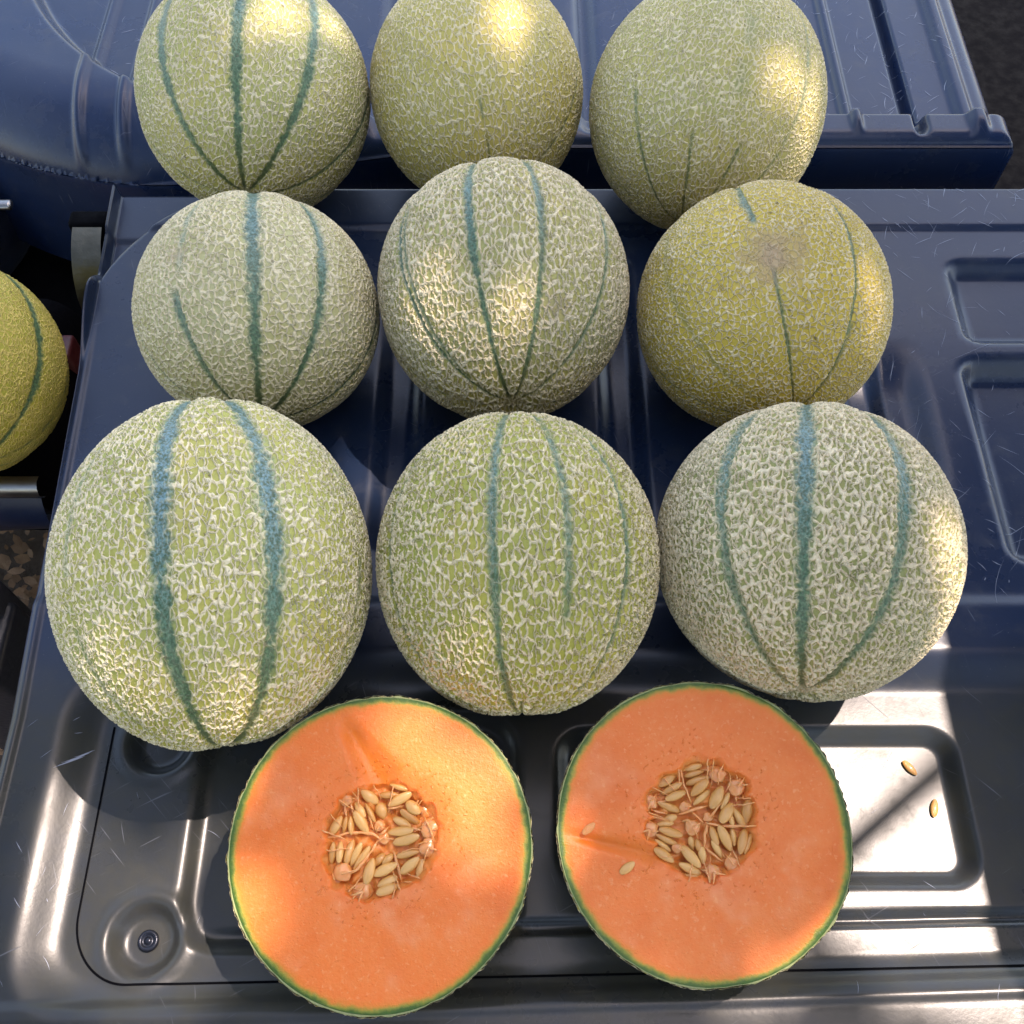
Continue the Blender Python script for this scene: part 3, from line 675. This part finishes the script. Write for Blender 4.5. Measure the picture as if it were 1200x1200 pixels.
    for (pts, wd) in strands:
        lp_ = wiggly([np.r_[cl(*q[:2]), (q[2] if len(q) > 2 else -.0029)+random.uniform(-.0009, .0007)] for q in pts], .00022)
        n_ = len(lp_); lp_[0][2] -= .0012; lp_[-1][2] -= .0012
        att(tube_mesh('pulp_strand', lp_, [wd*sc_*random.uniform(.45, .9)*(.3+.7*min(1, 4*i/n_, 4*(n_-1-i)/n_)) for i in range(n_)], M_PULP, root))
    for _ in range(16):                                   # fine fibres hanging off the cavity wall
        a = random.uniform(-math.pi, math.pi); r_ = float(Rc(a)); f0, f1 = random.uniform(.95, 1.05), random.uniform(.45, .8)
        a2 = a+random.uniform(-.25, .25)
        p0_ = np.array([cen[0]+f0*r_*math.cos(a), cen[1]+f0*r_*math.sin(a), -.001]); p1_ = np.array([cen[0]+f1*r_*math.cos(a2), cen[1]+f1*r_*math.sin(a2), -.0032])
        w_ = wiggly([p0_, (p0_+p1_)/2+np.array([0, 0, .0008]), p1_], .00025); n_ = len(w_)
        att(tube_mesh('pulp_strand', w_, [.00042*random.uniform(.6, 1.2)*(1-.7*i/n_) for i in range(n_)], M_PULP, root, 5))
    for i, (x, y, r, *fz) in enumerate(blobs):
        b = att(blob_mesh('pulp_lump', np.r_[cl(x, y), fz[0] if fz else -.0040], r*sc_, M_PULP, root, seed*50+i, .42))
        for q in range(random.choice([1, 2])):          # frayed white tips
            a = random.uniform(0, 6.28); c0 = cl(x, y); c1 = c0+np.array([math.cos(a), math.sin(a)])*r*sc_*1.5
            t_ = tube_mesh('pulp_tip', [np.r_[c0, -.0015], np.r_[(c0+c1)/2, -.0002], np.r_[c1, -.0022]], [r*sc_*.17, r*sc_*.10, r*sc_*.03], M_PULP, b)
            t_.parent = b; t_.matrix_local = Matrix.Identity(4)
    def on_face(px, py, dz): q = loc(px, py); return Mx @ Vector((q[0], q[1], dz)), B
    return on_face, P, R

L_CAV = [(250,310),(330,250),(420,235),(600,190),(780,210),(900,320),(970,360),(1000,470),(1035,520),(1010,650),(1005,730),(930,850),(880,950),(720,1000),(690,1060),(540,1090),(440,1120),(350,1080),(300,1020),(190,990),(170,900),(130,850),(120,740),(150,640),(120,560),(170,440)]
L_SEEDS = [(480,290,150,90,-35),(570,400,120,100,-70,-.006),(635,275,140,60,0),(720,310,190,80,28,-.003),(720,215,150,50,-15),(405,395,130,70,-55),(415,490,180,85,-55,-.003),(485,415,150,45,-60),(215,515,150,80,60),(285,510,120,45,80),(335,515,130,45,-85),(185,730,150,60,85),(245,725,150,60,88),(320,725,170,75,75),(375,740,180,60,65),(420,770,200,55,55),(480,875,180,90,75,-.003),(605,860,180,85,25,-.003),(620,955,150,80,25),(620,1020,160,90,20,-.003),(555,785,110,70,50),(625,780,100,60,40),(825,375,130,90,-40,-.003),(800,450,180,75,-35),(735,490,140,70,-25),(725,560,190,75,5,-.003),(770,625,200,90,15),(780,740,170,60,12),(800,830,170,85,40,-.003),(880,865,150,75,80)]
L_STR = [([(620,385),(690,375),(755,360)],12),([(285,330),(290,390),(300,450)],16),([(335,330),(350,380),(345,430)],16),([(150,610,-.001),(240,600),(330,570),(500,580),(560,620),(680,625)],16),([(560,620),(480,740),(390,860),(260,930)],20),([(670,720),(705,840),(735,960)],18),([(735,965),(810,960),(880,950,-.001)],14),([(520,560),(490,480),(450,350)],14),([(560,600),(600,560),(640,520)],16),([(780,530),(850,540),(930,560)],12),([(850,670),(900,640),(960,640)],12),([(330,1000),(390,1020),(470,990)],13),([(700,740),(800,700),(900,690)],10),([(350,250,-.0005),(380,300),(400,340)],8)]
L_BLOB = [(960,540,75),(945,690,70),(905,385,50,-.006),(265,890,75),(430,1035,72),(300,310,50),(590,610,45),(560,520,42),(210,940,45,-.006)]
R_CAV = [(380,240),(440,170),(560,125),(650,160),(720,130),(790,220),(900,260),(975,320),(975,430),(1025,520),(1035,640),(1010,740),(1040,820),(970,910),(915,980),(890,1060),(740,1100),(690,1150),(600,1120),(480,1130),(400,1060),(300,990),(200,910),(210,840),(100,760),(120,650),(190,620),(125,560),(115,420),(200,370),(270,260)]
R_SEEDS = [(515,200,150,60,15),(530,250,160,55,15),(560,310,190,70,15),(570,370,180,85,40,-.003),(590,450,170,60,40),(300,305,160,85,35),(345,375,180,70,28),(375,435,180,70,20,-.003),(320,530,190,70,-20),(330,625,110,70,20),(290,670,130,60,5),(330,740,190,75,-15,-.003),(300,800,180,60,-25),(270,850,150,50,-35),(275,930,170,85,-35,-.003),(500,945,200,90,-50,-.003),(490,1045,180,75,-25,-.003),(500,1105,150,45,-5),(715,450,190,100,60),(795,580,180,95,55,-.003),(785,480,140,50,60),(905,620,170,70,-60),(835,630,120,50,-80),(970,570,180,90,80),(785,790,200,85,-65,-.003),(855,780,130,55,-85),(930,820,190,85,72,-.003),(695,770,150,70,-75),(720,880,150,60,-60),(510,830,100,60,-80),(560,850,100,55,-80),(595,930,130,70,-85),(980,830,180,50,65)]
R_STR = [([(395,110,.0004),(410,210),(450,370),(505,500)],14),([(400,590),(480,560),(640,520)],22),([(620,660),(760,690),(900,690),(1040,690,-.0002)],18),([(640,660),(620,760),(610,880)],22),([(620,860),(690,930),(770,985)],18),([(210,500),(260,480),(340,470)],12),([(160,550),(230,570),(310,590)],14),([(500,560),(560,620),(610,660)],18),([(640,640),(720,540),(780,460)],14),([(820,250,-.001),(830,320),(790,420)],10),([(870,260,-.0005),(900,330)],9),([(880,430),(885,490)],18),([(930,420),(945,480)],14),([(590,220),(680,230)],14),([(580,1050),(660,1060)],15),([(430,650),(480,640),(540,700)],18),([(760,900),(790,960)],10),([(830,900),(830,960)],12)]
R_BLOB = [(725,250,68),(885,365,72),(160,490,60),(155,720,70),(850,1010,70),(690,1080,70),(515,700,62),(450,530,45),(640,610,40),(390,880,40)]
HZ = float(H(-.058, .085)); HZ2 = float(H(.086, .10))
half_melon('cut melon half below the largest melon, its seed cavity facing up, left of the pair', 446, 994, 178, 184, .20, .02, HZ, (360, 890, 540, 1070), L_CAV, L_SEEDS, L_STR, L_BLOB,
    [(398, 838, 444, 910, .0125, .0036)], (1, 1, 1), 2, dict(yel=YEL, grn=GRN, net_c=CREAM))
onf, PR, RR = half_melon('cut melon half with stray seeds on its flesh, beside the bright glare', 825, 970, 172, 178, .16, -.02, HZ2, (740, 870, 910, 1040), R_CAV, R_SEEDS, R_STR, R_BLOB,
    [(655, 975, 765, 1000, .0075, .0030)], (.97, .98, 1.1), 3, dict(yel=YEL, grn=GRN, net_c=CREAM))

# stray seeds: each a thing of its own
def stray(label, M, L, W_, T_=.0024):
    o = bpy.data.objects.new('seed', SEED_ME); COL.objects.link(o); o.matrix_world = M @ Matrix.Diagonal((L, W_, T_, 1)); tag(o, label, 'seed', 'stray seeds'); return o
for (px, py, ang, L, lab) in ((735, 1017, 35, .0085, 'pale seed lying on the orange flesh of the right cut half'), (690, 971, 40, .0075, 'flat translucent seed skin stuck above the groove of the right cut half')):
    p, B = onf(px, py, .0006); Bm = Matrix([[*B[i], p[i]] for i in range(3)]+[[0, 0, 0, 1]])
    so_ = stray(lab, Bm @ Matrix.Rotation(math.radians(ang), 4, 'Z'), L, L*.5, .0022 if px > 700 else .0012)
    if px < 700: so_.data = SEED_ME.copy(); so_.data.materials.clear(); so_.data.materials.append(M_PULP)
for (px, py, ang, lab) in ((1066, 900, -52, 'upper of two loose seeds in the glaring recess of the tray'), (1095, 947, 75, 'lower of two loose seeds in the glaring recess of the tray')):
    q = gp(px, py, -.018); z = float(H(q[0], q[1])); q = gp(px, py, z+.001)
    stray(lab, Matrix.Translation((q[0], q[1], z+.0011)) @ Matrix.Rotation(math.radians(ang), 4, 'Z'), .0098, .0044, .0024)

# ------------------------------------------------------------------ what shades the place: a leafy branch overhead, an added leaf screen and the vehicle's roof edge
def gsun(P): return P[:2]-SUN[:2]/SUN[2]*P[2]
def spot(px, py):
    """point of the place seen at a photo pixel, slid along the sun to z = 0"""
    r = ray(px, py); best = None
    for (P, a, c, _) in SPECS:
        o = CAM-P; A = r@r; b = o@r; cc = o@o-a*a; d = b*b-A*cc
        if d > 0:
            t = (-b-math.sqrt(d))/A
            if best is None or t < best: best = t
    if best is None and 840 < py < 1150 and 280 < px < 990: return gsun(gp(px, py, .062))
    return gsun(CAM+r*best if best else gp(px, py, -.008))
SPOTS = [(330, 12, .010), (395, 40, .004), (590, 22, .008), (600, 100, -.002), (915, 80, .004), (948, 150, .008), (212, 290, -.003), (603, 368, .004), (500, 290, -.004),
    (1026, 360, .005), (1035, 440, .018), (1112, 640, .008), (1120, 720, .014), (744, 560, -.004),
    (1050, 900, .045), (1130, 960, .05), (1012, 950, .02), (1100, 1060, .045), (1180, 1100, .045), (1080, 800, .028), (1150, 860, .04), (985, 1085, .014),
    (470, 855, .010), (545, 905, .012), (580, 965, .010), (440, 960, .002), (250, 965, .008), (655, 880, .002), (420, 550, .008), (440, 575, .006), (690, 985, .002),
    (70, 960, .008), (66, 1010, .008), (62, 1060, .008), (58, 1110, .008), (80, 1150, .006), (170, 1050, .018), (115, 1010, .014), (140, 1130, .018), (225, 1000, .008), (200, 1165, .018), (330, 1040, -.002)]
G = [(spot(x, y), r) for x, y, r in SPOTS]
k = NT('canopy_leaf'); o_ = k.obj(); k.set(Base_Color=k.mix(k.noise(o_, 6, 2), (.035, .075, .02), (.085, .12, .03)), Roughness=.5)
V, Fc = [], []
def leaf(c, L, W_):
    m = Matrix.Rotation(random.uniform(0, 6.28), 3, 'Z') @ Matrix.Rotation(random.uniform(-.6, .6), 3, 'X') @ Matrix.Rotation(random.uniform(-.6, .6), 3, 'Y'); b = len(V)
    for q in ((-.5, 0, 0), (-.2, .5, .1), (.2, .42, .1), (.5, 0, -.1), (.2, -.42, .1), (-.2, -.5, .1)): V.append(Vector(c)+m @ Vector((q[0]*L, q[1]*W_, q[2]*W_)))
    Fc.append(tuple(b+i for i in range(6)))
cnt = 0
for _ in range(40000):
    g = np.array([random.uniform(-.52, .52), random.uniform(-.12, .90)]); h = random.uniform(2.0, 3.2)
    L = random.uniform(.030, .052)
    dm = min(np.linalg.norm(g-q)-r for q, r in G)
    if dm < L*.34: continue
    c = np.array([*(g+SUN[:2]/SUN[2]*h), h]); leaf(c, L, L*.55); cnt += 1
    if cnt > 11000: break
for _ in range(1300):      # the rest of the crown, towards the left and over the camera's back
    x = random.uniform(-1.9, -.45); y = random.uniform(-.9, .9); h = random.uniform(1.5, 2.4)
    g = np.array([x, y])-SUN[:2]/SUN[2]*h
    if min(np.linalg.norm(g-q)-r for q, r in G) < .05 or x*.3+y > .75: continue
    leaf((x, y, h), random.uniform(.06, .1), random.uniform(.035, .055))
for _ in range(2600):  # leaf screen added behind the camera to block sky and shape the fill
    x = random.uniform(-2.6, 2.2); y = random.uniform(-1.9, -.75); h = random.uniform(-.40, 2.7)
    g = np.array([x, y])-SUN[:2]/SUN[2]*h
    if min(np.linalg.norm(g-q)-r for q, r in G) < .08: continue
    leaf((x, y, h), random.uniform(.10, .17), random.uniform(.055, .09))
br_root = empty('branch_and_leaf_screen', (1.6, -1.2, 1.6)); tag(br_root, 'leafy tree branch overhead, outside the picture, that casts the dappled shade, with a leaf screen added behind the camera', 'branch')
cr = under(br_root, mesh_obj('foliage', V, Fc, k.m, smooth=False)); cr['kind'] = 'stuff'
M_BARK = plain('bark', (.09, .07, .05), .85, scale=30)
t_ = tube_mesh('limb', [(1.6, -1.2, 1.6), (1.0, -.6, 1.75), (.4, .0, 1.85), (-.3, .4, 1.95), (-1., .8, 2.0)], [.035, .03, .025, .018, .008], M_BARK, None, 8); under(br_root, t_)
# twig whose soft shadow crosses the glare
a_, b_ = spot(1125, 885), spot(985, 1045); h = 1.9
A3 = np.array([*(a_+(a_-b_)*.15+SUN[:2]/SUN[2]*h), h]); B3 = np.array([*(b_+(b_-a_)*.15+SUN[:2]/SUN[2]*h), h])
under(br_root, tube_mesh('twig', [A3, (A3+B3)/2+np.array([.004, .004, 0]), B3], [.0085, .0095, .010], M_BARK, None, 8))
# roof edge of the vehicle at the right
h = .62; e = SUN[:2]/SUN[2]*h; xr = .2515+e[0]
rf = empty('vehicle_roof', (xr+.3, .3, h)); tag(rf, 'dark plastic vehicle roof edge to the right, outside the picture, shading the tray', 'roof')
box('roof_panel', xr, xr+.9, -.30+e[1], .75+e[1], h, h+.03, plain('roof_plastic', (.03, .035, .05), .5), rf, .006)
box('roof_rib', xr+.05, xr+.10, -.28+e[1], .73+e[1], h-.02, h-.001, M_DARK, rf, .004)
